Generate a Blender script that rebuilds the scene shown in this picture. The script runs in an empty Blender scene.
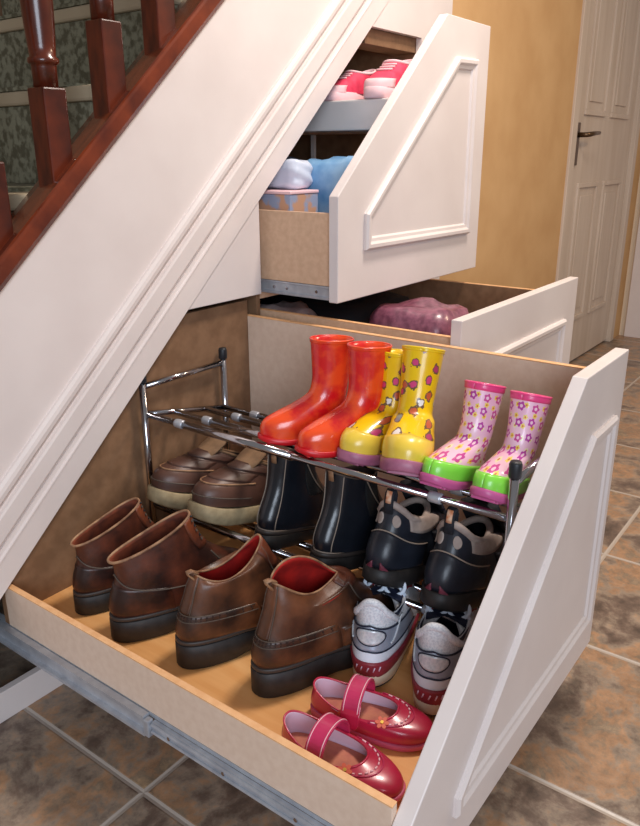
import bpy, bmesh, math, random
from mathutils import Vector, Matrix
from math import sin, cos, pi, radians as R

C = bpy.context.scene.collection
SC = bpy.context.scene

# ------------------------------------------------------------------ camera
F_PX = 747.4
cam_d = bpy.data.cameras.new('camera')
cam = bpy.data.objects.new('camera', cam_d)
C.objects.link(cam)
yaw, pitch, roll = R(36.7166), R(19.0804), R(-0.2226)
fw = Vector((cos(yaw)*cos(pitch), sin(yaw)*cos(pitch), -sin(pitch)))
rt = Vector((sin(yaw), -cos(yaw), 0))
up = rt.cross(fw)
rt2 = rt*cos(roll)+up*sin(roll)
up2 = up*cos(roll)-rt*sin(roll)
M = Matrix((rt2, up2, -fw)).transposed().to_4x4()
M.translation = Vector((-0.6347, -1.2119, 1.0525))
cam.matrix_world = M
cam_d.sensor_fit = 'VERTICAL'
cam_d.sensor_height = 24.0
cam_d.lens = 24.0*F_PX/826.0
cam_d.clip_start = 0.02
SC.camera = cam

# ------------------------------------------------------------------ light
SC.view_settings.view_transform = 'Standard'
SC.view_settings.look = 'None'
SC.view_settings.gamma = 1.0
SC.view_settings.exposure = -0.1
SC.view_settings.use_curve_mapping = False
W = bpy.data.worlds.new('world')
SC.world = W
W.use_nodes = True
W.node_tree.nodes['Background'].inputs[0].default_value = (1.0, 0.95, 0.93, 1)
W.node_tree.nodes['Background'].inputs[1].default_value = 0.25


def area(name, loc, target, size, power, col):
    d = bpy.data.lights.new(name, 'AREA')
    d.shape = 'RECTANGLE'
    d.size, d.size_y = size
    d.energy = power
    d.color = col
    o = bpy.data.objects.new(name, d)
    C.objects.link(o)
    o.location = loc
    o.rotation_euler = (Vector(target)-Vector(loc)).to_track_quat('-Z', 'Y').to_euler()
    return o


area('ceiling_light', (1.1, -0.78, 2.45), (0.6, -0.7, 0), (0.3, 0.3), 36, (1.0, 0.88, 0.78))
area('window_daylight', (-2.1, -2.7, 1.6), (0.3, -0.4, 0.4), (1.5, 1.6), 78, (0.76, 0.86, 1.0))
area('hall_light', (2.4, -1.7, 2.4), (1.7, -0.9, 0.2), (0.4, 0.4), 20, (1.0, 0.76, 0.52))


# ------------------------------------------------------------------ materials
MATS = {}


def srgb(c):
    return tuple(((x/255)/12.92 if x/255 <= 0.04045 else ((x/255+0.055)/1.055)**2.4) for x in c)+(1,)


def mat(name, col, rough=0.5, col2=None, scale=20, fac=(0.35, 0.65), bump=0, bscale=None, metal=0,
        coat=0, spec=0.5, stretch=None, detail=4, sub=0):
    m = bpy.data.materials.new(name)
    m.use_nodes = True
    nt = m.node_tree
    b = nt.nodes['Principled BSDF']
    b.inputs['Base Color'].default_value = srgb(col)
    b.inputs['Roughness'].default_value = rough
    b.inputs['Metallic'].default_value = metal
    b.inputs['Coat Weight'].default_value = coat
    b.inputs['Coat Roughness'].default_value = 0.15
    b.inputs['Specular IOR Level'].default_value = spec
    if sub:
        b.inputs['Subsurface Weight'].default_value = sub
        b.inputs['Subsurface Radius'].default_value = (0.01, 0.005, 0.003)
    tc = nt.nodes.new('ShaderNodeTexCoord')
    src = tc.outputs['Object']
    if stretch:
        mp = nt.nodes.new('ShaderNodeMapping')
        mp.inputs['Scale'].default_value = stretch
        nt.links.new(src, mp.inputs[0])
        src = mp.outputs[0]
    if col2 is not None:
        n = nt.nodes.new('ShaderNodeTexNoise')
        n.inputs['Scale'].default_value = scale
        n.inputs['Detail'].default_value = detail
        nt.links.new(src, n.inputs['Vector'])
        cr = nt.nodes.new('ShaderNodeValToRGB')
        cr.color_ramp.elements[0].position = fac[0]
        cr.color_ramp.elements[1].position = fac[1]
        cr.color_ramp.elements[0].color = srgb(col)
        cr.color_ramp.elements[1].color = srgb(col2)
        nt.links.new(n.outputs[0], cr.inputs[0])
        nt.links.new(cr.outputs[0], b.inputs['Base Color'])
    if bump:
        n2 = nt.nodes.new('ShaderNodeTexNoise')
        n2.inputs['Scale'].default_value = bscale or scale
        n2.inputs['Detail'].default_value = 5
        nt.links.new(src, n2.inputs['Vector'])
        bp = nt.nodes.new('ShaderNodeBump')
        bp.inputs['Strength'].default_value = bump
        bp.inputs['Distance'].default_value = 0.004
        nt.links.new(n2.outputs[0], bp.inputs['Height'])
        nt.links.new(bp.outputs[0], b.inputs['Normal'])
    MATS[name] = m
    return m


mat('white_paint', (228, 218, 214), 0.42, (221, 210, 206), 6, bump=0.05, bscale=60)
mat('cream_paint', (232, 214, 188), 0.45)
mat('orange_wall', (208, 168, 118), 0.8, (198, 156, 106), 5, bump=0.1, bscale=140)
mat('end_wall', (222, 205, 180), 0.8)
mat('door_paint', (208, 192, 176), 0.5, (196, 178, 160), 3, stretch=(6, 6, 0.6))
mat('board', (218, 182, 150), 0.55, (208, 170, 138), 70, bump=0.04)
mat('board_edge', (236, 186, 136), 0.55, (226, 172, 120), 60)
mat('near_board', (232, 206, 184), 0.5, (225, 197, 174), 70, bump=0.04)
mat('board_base', (242, 184, 120), 0.42, (232, 168, 102), 5, stretch=(9, 1, 1))
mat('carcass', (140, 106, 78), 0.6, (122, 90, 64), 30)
mat('mahogany', (98, 38, 18), 0.28, (62, 22, 12), 14, stretch=(1, 4, 1), coat=0.35)
mat('mahogany_rail', (124, 52, 24), 0.24, (86, 32, 16), 14, stretch=(1, 6, 1), coat=0.5)
mat('carpet', (140, 138, 116), 0.95, (96, 92, 72), 55, fac=(0.42, 0.58), bump=0.4, bscale=180)
mat('lit_tread', (182, 166, 138), 0.7)  # paler than the carpet: overhead light on the treads put into the colour
mat('chrome', (190, 190, 196), 0.14, metal=1)
mat('zinc', (196, 200, 206), 0.35, (176, 180, 188), 40, metal=0.45)
mat('dark_cap', (30, 34, 40), 0.45)
mat('bronze', (96, 74, 54), 0.35, metal=0.8)

# leathers
mat('leather_oxblood', (40, 19, 14), 0.38, (112, 56, 36), 16, fac=(0.40, 0.74), bump=0.25, bscale=45, spec=0.55)
mat('leather_tan', (48, 28, 18), 0.40, (128, 76, 46), 16, fac=(0.36, 0.74), bump=0.25, bscale=45, spec=0.55)
mat('leather_orange', (126, 62, 34), 0.5, (74, 34, 20), 24, bump=0.2)
mat('binding', (172, 132, 98), 0.55, (120, 84, 60), 60)
mat('thread', (86, 74, 64), 0.6)
mat('thread_light', (150, 134, 120), 0.6)
mat('lining_dark', (46, 26, 18), 0.8)
mat('lining_rust', (128, 58, 30), 0.8, (84, 36, 20), 40)
mat('lining_red', (186, 28, 20), 0.7, (140, 16, 14), 30)
mat('sole_black', (26, 23, 23), 0.55, (44, 40, 38), 50)
mat('welt', (58, 50, 46), 0.5)
mat('moc_leather', (56, 36, 30), 0.42, (98, 66, 54), 14, fac=(0.3, 0.75), bump=0.2, bscale=50)
mat('tan_suede', (140, 108, 78), 0.85, (116, 88, 62), 50)
mat('crepe', (168, 150, 116), 0.75, (148, 130, 98), 60, bump=0.15)
mat('black_leather', (18, 20, 26), 0.28, (28, 32, 40), 10, bump=0.15, bscale=60, spec=0.6)
mat('black_elastic', (14, 14, 16), 0.9, bump=0.4, bscale=260)
mat('black_synth', (26, 29, 37), 0.36, (38, 43, 54), 18, bump=0.15, bscale=80)
mat('black_mesh', (18, 20, 27), 0.85, (30, 33, 42), 240)
mat('grey_suede', (172, 156, 146), 0.8, (150, 134, 126), 50)
mat('maroon', (108, 44, 60), 0.5)
mat('orange_tab', (190, 108, 62), 0.6, (226, 190, 160), 120)
mat('blue_web', (96, 124, 186), 0.6)
mat('white_mesh', (226, 228, 232), 0.7, (204, 207, 214), 330, fac=(0.44, 0.6), bump=0.3, bscale=330)
mat('white_synth', (228, 234, 242), 0.45)
mat('silver', (178, 185, 198), 0.32, (156, 164, 180), 30, metal=0.3)
mat('silver_light', (222, 225, 228), 0.3, (196, 202, 208), 200, metal=0.2)
mat('navy', (28, 34, 56), 0.55)
mat('runner_red', (158, 54, 66), 0.45, (132, 40, 52), 40)
mat('runner_cream', (226, 208, 180), 0.6)
mat('lace_white', (214, 226, 242), 0.7)
mat('mj_leather', (196, 40, 76), 0.3, (176, 28, 60), 16, coat=0.35, bump=0.06, bscale=60)
mat('mj_strap', (198, 50, 96), 0.35, (180, 36, 78), 20, coat=0.25)
mat('mj_lining', (226, 196, 214), 0.7)
mat('mj_insole', (206, 132, 104), 0.7, (190, 112, 96), 60)
mat('mj_sole', (206, 92, 126), 0.5)
mat('mj_flower', (208, 88, 60), 0.45)
mat('gold', (214, 176, 84), 0.3, metal=0.8)
mat('pink_stitch', (240, 190, 196), 0.6)
# rain boots
mat('red_rubber', (216, 26, 32), 0.24, (244, 82, 34), 24, fac=(0.40, 0.58), coat=0.5)
mat('red_rubber_sole', (206, 24, 34), 0.35)
mat('yellow_rim', (246, 206, 26), 0.25, coat=0.4)
mat('yellow_sole', (176, 108, 134), 0.45, (150, 84, 114), 40)
mat('toe_yellow', (240, 206, 74), 0.3, coat=0.3)
mat('pink_rim', (236, 70, 134), 0.28, coat=0.4)
mat('pink_sole', (198, 92, 146), 0.4)
mat('green_band', (138, 226, 74), 0.32, coat=0.3)
# upper drawer contents
mat('pink_canvas', (226, 64, 96), 0.7, (206, 46, 80), 60)
mat('pale_pink', (236, 196, 200), 0.6)
mat('card_grey', (226, 218, 214), 0.7)
mat('blue_bag', (150, 192, 226), 0.35, (96, 150, 200), 14)
mat('white_plastic', (208, 216, 232), 0.4)
mat('print_card', (150, 160, 186), 0.6, (196, 150, 120), 26, fac=(0.45, 0.55))
mat('mauve', (150, 92, 112), 0.35, (110, 60, 80), 60, coat=0.3)
mat('pink_cloth', (222, 120, 120), 0.6, (200, 90, 96), 50)
mat('dark_cloth', (26, 26, 30), 0.8)
mat('navy_cloth', (44, 52, 74), 0.8)
mat('grey_cloth', (168, 150, 148), 0.85, (140, 124, 122), 30)


def tile_material():
    m = bpy.data.materials.new('slate_tile')
    m.use_nodes = True
    nt = m.node_tree
    N, L = nt.nodes.new, nt.links.new
    b = nt.nodes['Principled BSDF']
    tc = N('ShaderNodeTexCoord')
    sep = N('ShaderNodeSeparateXYZ')
    L(tc.outputs['Object'], sep.inputs[0])

    def math(op, a, bb):
        n = N('ShaderNodeMath')
        n.operation = op
        for i, v in enumerate((a, bb)):
            if isinstance(v, (int, float)):
                n.inputs[i].default_value = v
            elif v is not None:
                L(v, n.inputs[i])
        return n.outputs[0]
    fx = math('DIVIDE', math('ADD', sep.outputs[0], 0.005+0.437*20), 0.437)
    fy = math('DIVIDE', math('ADD', sep.outputs[1], 0.3544+0.396*20), 0.396)

    def edge(f, size):
        fr = math('FRACT', f, None)
        d = math('MINIMUM', fr, math('SUBTRACT', 1.0, fr))
        return math('MULTIPLY', d, size)
    d = math('MINIMUM', edge(fx, 0.437), edge(fy, 0.396))
    cell = N('ShaderNodeCombineXYZ')
    L(math('FLOOR', fx, None), cell.inputs[0])
    L(math('FLOOR', fy, None), cell.inputs[1])
    wn = N('ShaderNodeTexWhiteNoise')
    L(cell.outputs[0], wn.inputs[0])
    off = N('ShaderNodeVectorMath')
    off.operation = 'MULTIPLY_ADD'
    L(wn.outputs['Color'], off.inputs[0])
    off.inputs[1].default_value = (9, 9, 9)
    L(tc.outputs['Object'], off.inputs[2])
    n1 = N('ShaderNodeTexNoise')
    n1.inputs['Scale'].default_value = 7.0
    n1.inputs['Detail'].default_value = 8
    n1.inputs['Roughness'].default_value = 0.68
    n1.inputs['Distortion'].default_value = 0.25
    L(off.outputs[0], n1.inputs['Vector'])
    cr = N('ShaderNodeValToRGB')
    el = cr.color_ramp.elements
    el[0].position, el[0].color = 0.30, srgb((80, 68, 60))
    el[1].position, el[1].color = 0.74, srgb((196, 162, 124))
    for p_, c_ in ((0.41, (118, 99, 86)), (0.48, (148, 131, 114)), (0.54, (168, 130, 98)), (0.61, (134, 117, 98))):
        e = el.new(p_)
        e.color = srgb(c_)
    L(n1.outputs[0], cr.inputs[0])
    n2 = N('ShaderNodeTexNoise')
    n2.inputs['Scale'].default_value = 28
    n2.inputs['Detail'].default_value = 8
    n2.inputs['Roughness'].default_value = 0.7
    L(off.outputs[0], n2.inputs['Vector'])
    mx = N('ShaderNodeMix')
    mx.data_type = 'RGBA'
    mx.blend_type = 'OVERLAY'
    mx.inputs[0].default_value = 0.8
    L(cr.outputs[0], mx.inputs[6])
    L(n2.outputs[0], mx.inputs[7])
    g = N('ShaderNodeMath')
    g.operation = 'LESS_THAN'
    L(d, g.inputs[0])
    g.inputs[1].default_value = 0.0055
    mg = N('ShaderNodeMix')
    mg.data_type = 'RGBA'
    L(g.outputs[0], mg.inputs[0])
    L(mx.outputs[2], mg.inputs[6])
    mg.inputs[7].default_value = srgb((186, 174, 162))
    L(mg.outputs[2], b.inputs['Base Color'])
    rr = N('ShaderNodeMapRange')
    rr.inputs['To Min'].default_value = 0.24
    rr.inputs['To Max'].default_value = 0.5
    L(n2.outputs[0], rr.inputs[0])
    L(rr.outputs[0], b.inputs['Roughness'])
    hs = N('ShaderNodeMapRange')
    hs.inputs['From Max'].default_value = 0.008
    L(d, hs.inputs[0])
    hh = math('ADD', math('MULTIPLY', hs.outputs[0], 0.6), math('MULTIPLY', n1.outputs[0], 0.5))
    hh = math('ADD', hh, math('MULTIPLY', n2.outputs[0], 0.25))
    bp = N('ShaderNodeBump')
    bp.inputs['Strength'].default_value = 0.6
    bp.inputs['Distance'].default_value = 0.006
    L(hh, bp.inputs['Height'])
    L(bp.outputs[0], b.inputs['Normal'])
    MATS['tile'] = m


tile_material()


def print_rubber(name, base, base2, shapes, gloss=0.3):
    """rubber with printed blots; shapes = list of dicts(scale, thr, cols, petals, centre, shift, rand)"""
    m = bpy.data.materials.new(name)
    m.use_nodes = True
    nt = m.node_tree
    N, L = nt.nodes.new, nt.links.new
    b = nt.nodes['Principled BSDF']
    b.inputs['Roughness'].default_value = gloss
    b.inputs['Coat Weight'].default_value = 0.35
    uv = N('ShaderNodeUVMap')
    uv.uv_map = 'UVMap'

    def math(op, a, bb=0.0):
        n = N('ShaderNodeMath')
        n.operation = op
        for i, v in enumerate((a, bb)):
            if isinstance(v, (int, float)):
                n.inputs[i].default_value = v
            else:
                L(v, n.inputs[i])
        return n.outputs[0]

    def mix(f, a, bb):
        n = N('ShaderNodeMix')
        n.data_type = 'RGBA'
        L(f, n.inputs[0])
        for i, v in ((6, a), (7, bb)):
            if isinstance(v, tuple):
                n.inputs[i].default_value = v
            else:
                L(v, n.inputs[i])
        return n.outputs[2]
    nz = N('ShaderNodeTexNoise')
    nz.inputs['Scale'].default_value = 16
    L(uv.outputs[0], nz.inputs['Vector'])
    cr = N('ShaderNodeValToRGB')
    cr.color_ramp.elements[0].position = 0.4
    cr.color_ramp.elements[1].position = 0.62
    cr.color_ramp.elements[0].color = srgb(base)
    cr.color_ramp.elements[1].color = srgb(base2)
    L(nz.outputs[0], cr.inputs[0])
    col = cr.outputs[0]
    for s in shapes:
        mp = N('ShaderNodeMapping')
        mp.inputs['Location'].default_value = s.get('shift', (0, 0, 0))
        mp.inputs['Scale'].default_value = (s['scale'],)*3
        L(uv.outputs[0], mp.inputs[0])
        v = N('ShaderNodeTexVoronoi')
        v.voronoi_dimensions = '2D'
        v.inputs['Scale'].default_value = 1
        v.inputs['Randomness'].default_value = s.get('rand', 0.35)
        L(mp.outputs[0], v.inputs['Vector'])
        sub = N('ShaderNodeVectorMath')
        sub.operation = 'SUBTRACT'
        L(mp.outputs[0], sub.inputs[0])
        L(v.outputs['Position'], sub.inputs[1])
        sx = N('ShaderNodeSeparateXYZ')
        L(sub.outputs[0], sx.inputs[0])
        ang = math('ARCTAN2', sx.outputs[1], sx.outputs[0])
        dist = v.outputs['Distance']
        sc = N('ShaderNodeSeparateColor')
        L(v.outputs['Color'], sc.inputs[0])
        if s.get('petals'):
            lobe = math('MULTIPLY', math('COSINE', math('MULTIPLY', ang, s['petals'])), 0.17)
        else:
            n3 = N('ShaderNodeTexNoise')
            n3.inputs['Scale'].default_value = 2.6
            n3.inputs['Detail'].default_value = 3
            L(mp.outputs[0], n3.inputs['Vector'])
            lobe = math('MULTIPLY', math('SUBTRACT', n3.outputs[0], 0.5), 2.6)
        rad = math('MULTIPLY', math('ADD', lobe, 1.0), s['thr'])
        inside = math('LESS_THAN', dist, rad)
        pick = N('ShaderNodeValToRGB')
        pick.color_ramp.interpolation = 'CONSTANT'
        cols = s['cols']
        pick.color_ramp.elements[0].color = srgb(cols[0])
        pick.color_ramp.elements[0].position = 0
        pick.color_ramp.elements[1].color = srgb(cols[-1])
        pick.color_ramp.elements[1].position = (len(cols)-1)/len(cols) if len(cols) > 1 else 1
        for i in range(1, len(cols)-1):
            e = pick.color_ramp.elements.new(i/len(cols))
            e.color = srgb(cols[i])
        L(sc.outputs[0], pick.inputs[0])
        if s.get('outline'):
            big = math('LESS_THAN', dist, math('MULTIPLY', rad, 1.45))
            col = mix(big, col, srgb(s['outline']))
        col = mix(inside, col, pick.outputs[0])
        if s.get('centre'):
            col = mix(math('LESS_THAN', dist, s['thr']*0.42), col, srgb(s['centre']))
    L(col, b.inputs['Base Color'])
    MATS[name] = m


print_rubber('yellow_print', (250, 208, 10), (244, 194, 8), [
    dict(scale=36, thr=0.20, rand=0.75, cols=[(216, 70, 128), (232, 226, 224), (206, 96, 56), (186, 60, 110), (120, 130, 140), (240, 236, 230)],
         outline=(110, 84, 60), shift=(0.35, 0.1, 0)),
])
print_rubber('pink_print', (240, 186, 210), (246, 206, 220), [
    dict(scale=58, thr=0.24, rand=0.25, petals=5, cols=[(240, 214, 92), (238, 232, 180)], centre=(214, 110, 60), shift=(0.5, 0.5, 0)),
    dict(scale=42, thr=0.27, rand=0.2, petals=5, cols=[(186, 60, 160), (206, 70, 150)], centre=(244, 206, 220)),
], 0.35)


# ------------------------------------------------------------------ mesh helpers
def mesh_obj(name, verts, faces, m, parent=None, smooth=True, uv=None, autosm=False):
    me = bpy.data.meshes.new(name)
    me.from_pydata([tuple(v) for v in verts], [], faces)
    if uv:
        ul = me.uv_layers.new(name='UVMap')
        for lp in me.loops:
            ul.data[lp.index].uv = uv[lp.vertex_index]
    if smooth:
        for p in me.polygons:
            p.use_smooth = True
    me.materials.append(MATS[m])
    me.update()
    o = bpy.data.objects.new(name, me)
    C.objects.link(o)
    if parent is not None:
        o.parent = parent
    return o


def clean(o, bevel=0, seg=2, angle=35):
    """merge, fix normals, optional bevel of sharp edges"""
    bm = bmesh.new()
    bm.from_mesh(o.data)
    bmesh.ops.remove_doubles(bm, verts=bm.verts, dist=1e-5)
    bmesh.ops.recalc_face_normals(bm, faces=bm.faces)
    if bevel:
        es = [e for e in bm.edges if len(e.link_faces) == 2 and e.calc_face_angle() > R(angle)]
        bmesh.ops.bevel(bm, geom=es, offset=bevel, segments=seg, affect='EDGES', profile=0.6, clamp_overlap=True)
    bm.to_mesh(o.data)
    bm.free()
    for p in o.data.polygons:
        p.use_smooth = False
    return o


class MB:
    def __init__(s):
        s.v, s.f = [], []

    def add(s, vs, fs):
        k = len(s.v)
        s.v += [Vector(v) for v in vs]
        s.f += [tuple(i+k for i in f) for f in fs]
        return s

    def box(s, x0, x1, y0, y1, z0, z1):
        vs = [(x, y, z) for x in (x0, x1) for y in (y0, y1) for z in (z0, z1)]
        return s.add(vs, [(0, 1, 3, 2), (4, 6, 7, 5), (0, 4, 5, 1), (2, 3, 7, 6), (0, 2, 6, 4), (1, 5, 7, 3)])

    def prism(s, poly, y0, y1):
        """poly in (x,z), extruded along y"""
        n = len(poly)
        vs = [(x, y0, z) for x, z in poly]+[(x, y1, z) for x, z in poly]
        fs = [tuple(range(n)), tuple(range(2*n-1, n-1, -1))]
        fs += [(i, (i+1) % n, n+(i+1) % n, n+i) for i in range(n)]
        return s.add(vs, fs)

    def sweep(s, prof, p0, p1, right, upv):
        """straight sweep of a closed 2-D profile between two points"""
        n = len(prof)
        p0, p1, right, upv = map(Vector, (p0, p1, right, upv))
        vs = [p0+right*a+upv*b for a, b in prof]+[p1+right*a+upv*b for a, b in prof]
        fs = [tuple(range(n)), tuple(range(2*n-1, n-1, -1))]
        fs += [(i, (i+1) % n, n+(i+1) % n, n+i) for i in range(n)]
        return s.add(vs, fs)

    def tube(s, pts, r, n=10, closed=False, flat=1.0):
        pts = [Vector(p) for p in pts]
        k = len(s.v)
        m = len(pts)
        nrm = None
        for i, p in enumerate(pts):
            if closed:
                t = pts[(i+1) % m]-pts[i-1]
            else:
                t = pts[min(i+1, m-1)]-pts[max(i-1, 0)]
            t.normalize()
            if nrm is None:
                nrm = Vector((0, 0, 1)) if abs(t.z) < 0.9 else Vector((1, 0, 0))
            nrm = nrm-t*nrm.dot(t)
            nrm.normalize()
            bn = t.cross(nrm)
            rr = r[i] if isinstance(r, (list, tuple)) else r
            for j in range(n):
                a = 2*pi*j/n
                s.v.append(p+nrm*(cos(a)*rr*flat)+bn*(sin(a)*rr))
        for i in range(m if closed else m-1):
            a0, b0 = k+i*n, k+((i+1) % m)*n
            for j in range(n):
                s.f.append((a0+j, a0+(j+1) % n, b0+(j+1) % n, b0+j))
        if not closed:
            s.f.append(tuple(k+j for j in range(n-1, -1, -1)))
            s.f.append(tuple(k+(m-1)*n+j for j in range(n)))
        return s

    def lathe(s, prof, c, n=20):
        """prof list of (r,z) around vertical axis at c=(x,y)"""
        k = len(s.v)
        for r_, z in prof:
            for j in range(n):
                a = 2*pi*j/n
                s.v.append(Vector((c[0]+r_*cos(a), c[1]+r_*sin(a), z)))
        for i in range(len(prof)-1):
            for j in range(n):
                s.f.append((k+i*n+j, k+i*n+(j+1) % n, k+(i+1)*n+(j+1) % n, k+(i+1)*n+j))
        s.f.append(tuple(k+j for j in range(n-1, -1, -1)))
        s.f.append(tuple(k+(len(prof)-1)*n+j for j in range(n)))
        return s

    def loft(s, rings, cap0=True, cap1=True, closed=True):
        k = len(s.v)
        n = len(rings[0])
        for r_ in rings:
            s.v += [Vector(p) for p in r_]
        for i in range(len(rings)-1):
            for j in range(n if closed else n-1):
                s.f.append((k+i*n+j, k+i*n+(j+1) % n, k+(i+1)*n+(j+1) % n, k+(i+1)*n+j))
        for flag, i in ((cap0, 0), (cap1, len(rings)-1)):
            if flag:
                c = sum((Vector(p) for p in rings[i]), Vector())/n
                ci = len(s.v)
                s.v.append(c)
                for j in range(n):
                    s.f.append((k+i*n+j, k+i*n+(j+1) % n, ci))
        return s

    def flip(s, o):
        pass

    def build(s, name, m, parent=None, smooth=False, bevel=0, seg=2, uv=None):
        o = mesh_obj(name, s.v, s.f, m, parent, smooth, uv)
        bm = bmesh.new()
        bm.from_mesh(o.data)
        bmesh.ops.recalc_face_normals(bm, faces=bm.faces)
        if bevel:
            es = [e for e in bm.edges if len(e.link_faces) == 2 and e.calc_face_angle() > R(30)]
            bmesh.ops.bevel(bm, geom=es, offset=bevel, segments=seg, affect='EDGES', profile=0.5, clamp_overlap=True)
        bm.to_mesh(o.data)
        bm.free()
        return o


def tag(o, label, cat, group=None, kind=None):
    o['label'] = label
    o['category'] = cat
    if group:
        o['group'] = group
    if kind:
        o['kind'] = kind
    return o


def thing(name, label, cat, loc=(0, 0, 0), rz=0, group=None):
    o = bpy.data.objects.new(name, None)
    o.empty_display_size = 0.05
    C.objects.link(o)
    o.location = loc
    o.rotation_euler = (0, 0, rz)
    return tag(o, label, cat, group)


def struct(o, label=None, cat=None):
    o['kind'] = 'structure'
    if label:
        o['label'] = label
    if cat:
        o['category'] = cat
    return o


def copy_tree(o, parent=None):
    c = o.copy()
    C.objects.link(c)
    if parent is not None:
        c.parent = parent
    for ch in list(o.children):
        copy_tree(ch, c)
    return c


# ------------------------------------------------------------------ the setting
S = 0.8907          # stair slope
B = 0.2866          # opening edge: z = S*x + B on the stair face (y = 0)


def sl(x, c):
    return S*x+c


struct(MB().box(-2.6, 4.3, -4.0, 1.2, -0.05, 0).build('floor', 'tile'), 'mottled brown slate tile floor with pale grout', 'floor')
face = [(-0.9, 0), (-0.9, 0.02), (-0.88, sl(-0.88, 0.80)), (1.68, sl(1.68, 0.80)), (1.68, 0), (1.497, 0), (1.497, 1.375), (1.222, 1.375), (-B/S, 0)]
struct(MB().prism(face, 0, 0.018).build('wall_stair', 'white_paint'), 'white painted panelling on the side of the staircase', 'wall')
struct(MB().prism([(0.4963, 0.7284), (0.752, 0.7284), (0.752, sl(0.752, B)-0.002), (0.4963, 0.7284+0.0001)][:3], 0.0005, 0.018).build('trim_1', 'white_paint', bevel=0.0012),
       'white triangular fixed panel under the sloping trim', 'trim')
struct(MB().box(-0.26, 1.497, 0.001, 0.018, 0, 0.065).build('baseboard_front', 'white_paint', bevel=0.0015), 'low white plinth board on the tiles', 'baseboard')


def slope_trim(name, prof, label, m='white_paint'):
    """profile in (c offset, protrusion) swept up the stair slope"""
    o = MB()
    x0, x1 = -0.9, 1.9
    n = len(prof)
    vs = [(x0, -p_, sl(x0, c)) for c, p_ in prof]+[(x1, -p_, sl(x1, c)) for c, p_ in prof]
    fs = [tuple(range(n)), tuple(range(2*n-1, n-1, -1))]+[(i, (i+1) % n, n+(i+1) % n, n+i) for i in range(n)]
    o.add(vs, fs)
    return struct(o.build(name, m), label, 'trim')


slope_trim('trim_2', [(0.478, -0.001), (0.478, 0.006), (0.472, 0.011), (0.463, 0.013), (0.452, 0.012), (0.444, 0.007), (0.440, 0.005), (0.436, -0.001)],
           'upper rounded white moulding running up the stair side')
slope_trim('trim_3', [(0.432, -0.001), (0.430, 0.009), (0.424, 0.011), (0.384, 0.011), (0.378, 0.009), (0.376, -0.001)],
           'middle flat white moulding running up the stair side')
slope_trim('trim_4', [(0.3665, -0.001), (0.3665, 0.004), (0.356, 0.005), (0.353, 0.009), (0.349, 0.009), (0.346, 0.006), (B, 0.006), (B, -0.001)],
           'lowest white stair moulding above the drawer openings')

# walls beyond the stairs
struct(MB().box(1.68, 2.86, 0.0, 0.10, 0, 2.7).build('wall_right', 'orange_wall'), 'warm orange painted hall wall', 'wall')
struct(MB().box(2.86, 4.06, 0.0, 0.10, 2.05, 2.7).build('wall_above_door', 'orange_wall'), 'orange wall above the hall door', 'wall')
struct(MB().box(3.88, 4.06, 0.0, 0.10, 0, 2.05).build('wall_beside_door', 'orange_wall'), 'narrow strip of orange wall beside the door', 'wall')
struct(MB().box(4.06, 4.16, -3.0, 0.10, 0, 2.7).build('wall_end', 'end_wall'), 'pale end wall of the hall', 'wall')
struct(MB().box(4.035, 4.06, -0.95, -0.035, 0, 2.1).build('trim_5', 'white_paint', bevel=0.003), 'white door frame on the end wall', 'trim')
struct(MB().box(-1.6, 4.16, 1.1, 1.2, 0, 3.2).build('wall_back', 'carcass'), 'wall behind the staircase', 'wall')

# hall door with four raised panels
dx0, dx1 = 2.90, 3.84
door = MB().box(dx0, dx1, 0.012, 0.05, 0.012, 2.03).build('door_1', 'door_paint', bevel=0.002)
struct(door, 'pale panelled hall door with lever handle', 'door')
for xa, xb in ((dx0+0.13, dx0+0.43), (dx0+0.52, dx0+0.82)):
    for za, zb in ((0.24, 0.92), (1.22, 1.88)):
        pm = MB()
        for a, b_, c, d in ((xa, xb, za, za+0.022), (xa, xb, zb-0.022, zb), (xa, xa+0.022, za+0.022, zb-0.022), (xb-0.022, xb, za+0.022, zb-0.022)):
            pm.box(a, b_, 0.002, 0.013, c, d)
        pm.box(xa+0.06, xb-0.06, 0.006, 0.013, za+0.06, zb-0.06)
        pm.build('door_panel', 'door_paint', door, bevel=0.002)
hd = MB().box(dx0+0.035, dx0+0.078, 0.002, 0.0125, 1.0, 1.185).build('handle_plate', 'bronze', door, bevel=0.003)
MB().tube([(dx0+0.056, 0.004, 1.132), (dx0+0.056, -0.035, 1.132), (dx0+0.07, -0.048, 1.134), (dx0+0.11, -0.05, 1.138), (dx0+0.2, -0.046, 1.142)],
          [0.011, 0.011, 0.011, 0.010, 0.008], 10).build('handle_lever', 'bronze', hd, smooth=True)
for nm, a, b_ in (('trim_6', 2.835, 2.90), ('trim_7', 3.84, 3.90)):
    struct(MB().box(a, b_, -0.012, 0.03, 0, 2.09).build(nm, 'door_paint', bevel=0.003), 'pale door frame upright', 'trim')

# ------------------------------------------------------------------ staircase
stair = thing('staircase', 'carpeted staircase with dark mahogany balusters rising above the white panelling', 'staircase', (0, 0.1, 0))
stair.location = (0, 0, 0)
for k in range(-5, 6):
    xr = 0.40+0.225*k
    zt = 0.985+0.2*k
    if zt < 0.05:
        continue
    tb = MB().box(xr-0.245, xr, 0.10, 1.09, zt-0.03, zt)
    tb.build('tread', 'lit_tread', stair, bevel=0.006)
    rb = MB()
    rb.box(xr-0.246, xr-0.001, 0.185, 0.95, zt, zt+0.008)
    rb.box(xr-0.012, xr, 0.10, 1.09, zt+0.0085, zt+0.2-0.031)
    rb.build('carpet_runner', 'carpet', stair)
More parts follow.
